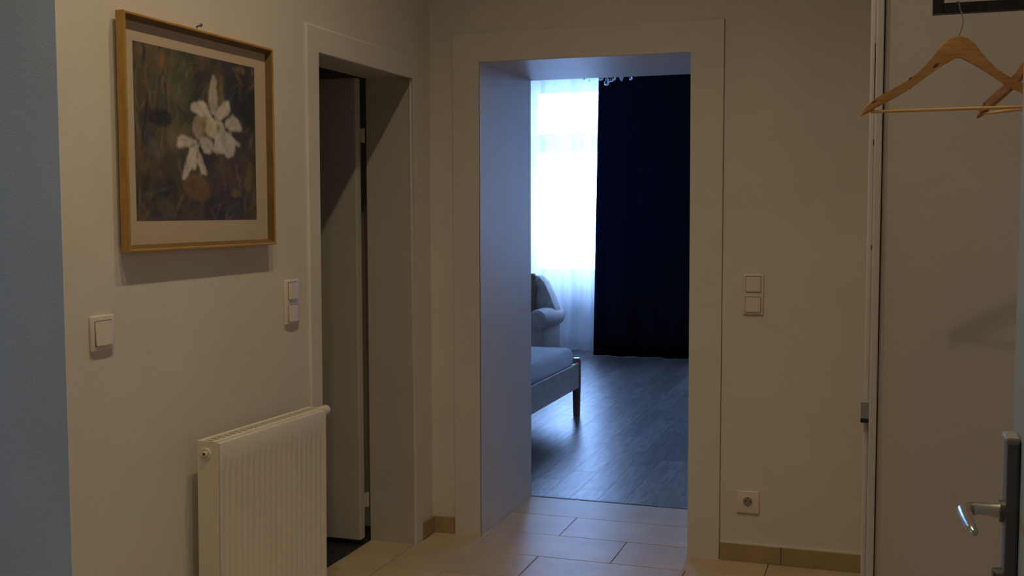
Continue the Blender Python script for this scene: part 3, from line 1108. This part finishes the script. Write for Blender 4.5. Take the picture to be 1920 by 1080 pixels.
# ---------------------------------------------------------------- curtains
def curtain(name, xa_top, xb_top, xa_bot, xb_bot, y, z0, z1, waves, amp, m, nx, nz, seed, thick=0.0):
    rng = random.Random(seed)
    ph = [rng.uniform(0, 6.28) for _ in range(5)]
    fr = [waves, waves * 1.63, waves * .41, waves * 2.3, waves * .77]
    am = [1, .45, .8, .2, .5]
    s = sum(am)
    vs, fc = [], []
    for j in range(nz + 1):
        q = j / nz
        z = z0 + (z1 - z0) * q
        xa, xb_ = xa_bot + (xa_top - xa_bot) * q, xb_bot + (xb_top - xb_bot) * q
        for i in range(nx + 1):
            u = i / nx
            d = sum(a * math.sin(6.2832 * f * u + p + .35 * math.sin(2 * q + k)) for k, (a, f, p) in enumerate(zip(am, fr, ph))) / s
            vs.append((xa + (xb_ - xa) * u, y + amp * d * (1.15 - .3 * q), z))
    for j in range(nz):
        for i in range(nx):
            a = j * (nx + 1) + i
            fc.append((a, a + 1, a + nx + 2, a + nx + 1))
    me_ = bpy.data.meshes.new(name)
    me_.from_pydata(vs, [], fc)
    me_.materials.append(m)
    for p in me_.polygons:
        p.use_smooth = True
    o_ = bpy.data.objects.new(name, me_)
    COL.objects.link(o_)
    if thick:
        sm = o_.modifiers.new('solidify', 'SOLIDIFY')
        sm.thickness = thick
    return o_

c3 = curtain('sheer_curtain', .55, 2.3, .55, 2.3, 6.30, 0.012, 2.91, 12, .045, M['sheer'], 240, 10, 5)
tag(c3, 'white translucent curtain over the second window, beyond the navy curtain', 'curtain')
c1 = curtain('sheer_curtain', -2.25, .35, -2.25, .35, 6.30, 0.012, 2.91, 15, .045, M['sheer'], 420, 10, 4)
tag(c1, 'white translucent curtain hanging in front of the bright bedroom window', 'curtain')
c2 = curtain('blackout_curtain', -.772, .52, -.826, .52, 6.02, 0.004, 2.91, 6, .06, M['navy'], 240, 12, 9, 0.004)
tag(c2, 'floor length navy blue opaque curtain right of the bright window', 'curtain')
for nm, yy, lab in (('curtain_rail', 6.30, 'white ceiling rail carrying the translucent curtain'), ('curtain_rail', 6.02, 'white ceiling rail carrying the navy curtain')):
    b = B()
    box(b, -2.4, 2.35, yy - .015, yy + .015, 2.91, BH)
    tag(obj(nm, b, M['window_paint']), lab, 'rail')

# ---------------------------------------------------------------- chandelier (only its lowest drops show under the lintel)
ch = thing('chandelier', 'crystal chandelier whose lowest glass drops hang below the lintel', 'chandelier', (-.05, 3.5, 0))
b = B()
lathe(b, [(.06, BH), (.06, BH - .02), (.02, BH - .05), (.008, BH - .06), (.008, 2.62), (.03, 2.58), (.035, 2.50), (.02, 2.44), (.010, 2.41), (.006, 2.395)], (0, 0, 0), 2, 20)
obj('stem', b, M['chrome'], ch, True)
for k in range(8):
    a = 2 * math.pi * (k + .3) / 8
    b = B()
    pts = []
    for q in range(9):
        u = q / 8
        rr = .02 + .24 * u
        pts.append((rr * math.cos(a), rr * math.sin(a), 2.50 - .05 * math.sin(u * math.pi) + .05 * u))
    tube(b, pts, .005, 8)
    obj('arm', b, M['chrome'], ch, True)
    b = B()
    lathe(b, [(.008, 2.55), (.03, 2.56), (.035, 2.575), (.012, 2.58), (.012, 2.66), (.009, 2.67)], (.26 * math.cos(a), .26 * math.sin(a), 0), 2, 14)
    obj('candle_cup', b, M['frosted'], ch, True)
# drops: (x, y, lowest z, radius, teardrop?)
drops = [(-.068, 3.46, 2.310, .0195, 0), (-.031, 3.47, 2.336, .013, 1), (-.110, 3.46, 2.348, .019, 0), (-.090, 3.56, 2.352, .013, 0),
         (-.018, 3.48, 2.350, .015, 0), (-.063, 3.54, 2.344, .010, 0), (.101, 3.5, 2.348, .013, 1), (.134, 3.52, 2.372, .009, 1),
         (-.205, 3.5, 2.350, .007, 1), (-.245, 3.5, 2.366, .010, 0), (-.045, 3.60, 2.362, .014, 0)]
for x, yy, z, r_, tear in drops:
    b = B()
    prof = []
    if tear:
        for q in range(9):
            u = q / 8
            prof.append((max(.0008, r_ * math.sin(math.pi * u ** .62)), z + 3.0 * r_ * u))
        top = z + 3.0 * r_
    else:
        for q in range(9):
            a = -math.pi / 2 + math.pi * q / 8
            prof.append((max(.0008, r_ * math.cos(a)), z + r_ + r_ * math.sin(a)))
        top = z + 2 * r_
    lathe(b, prof, (x + .05, yy - 3.5, 0), 2, 12)
    d_ = obj('crystal_drop', b, M['crystal'], ch)
    b = B()
    tube(b, [(x + .05, yy - 3.5, top - .001), (x + .05, yy - 3.5, 2.505)], .0012, 6)
    obj('wire', b, M['chrome'], d_)
b = B()
lathe(b, [(.004, 2.345), (.012, 2.36), (.019, 2.378), (.020, 2.385)], (.031 + .05, 0, 0), 2, 16)
tube(b, [(.081, 0, 2.384), (.081, 0, 2.505)], .0015, 6)
obj('glass_cup', b, M['frosted'], ch, True)
b = B()
tube(b, [(.27 * math.cos(2 * math.pi * k / 28), .27 * math.sin(2 * math.pi * k / 28), 2.503) for k in range(29)], .005, 8, False)
for k in range(6):
    a = math.pi * k / 6
    tube(b, [(-.27 * math.cos(a), -.27 * math.sin(a), 2.503), (.27 * math.cos(a), .27 * math.sin(a), 2.503)], .003, 6)
obj('ring', b, M['chrome'], ch, True)

# ---------------------------------------------------------------- hall ceiling lamp (above the picture's edge; holds the bulbs)
lp = thing('ceiling_lamp', 'three bulb ceiling bar lamp over the hall', 'lamp', (LAMP_X, -2.40, H))
b = B()
box(b, -.03, .03, -.80, .80, -.035, 0, 0.004)
obj('bar', b, M['satin_steel'], lp)
for y, w in LAMP_SPOTS:
    b = B()
    lathe(b, [(.02, -.035), (.024, -.075), (.02, -.08)], (0, y + 2.40, 0), 2, 16)
    obj('bulb_holder', b, M['satin_steel'], lp, True)
bpy.context.view_layer.update()
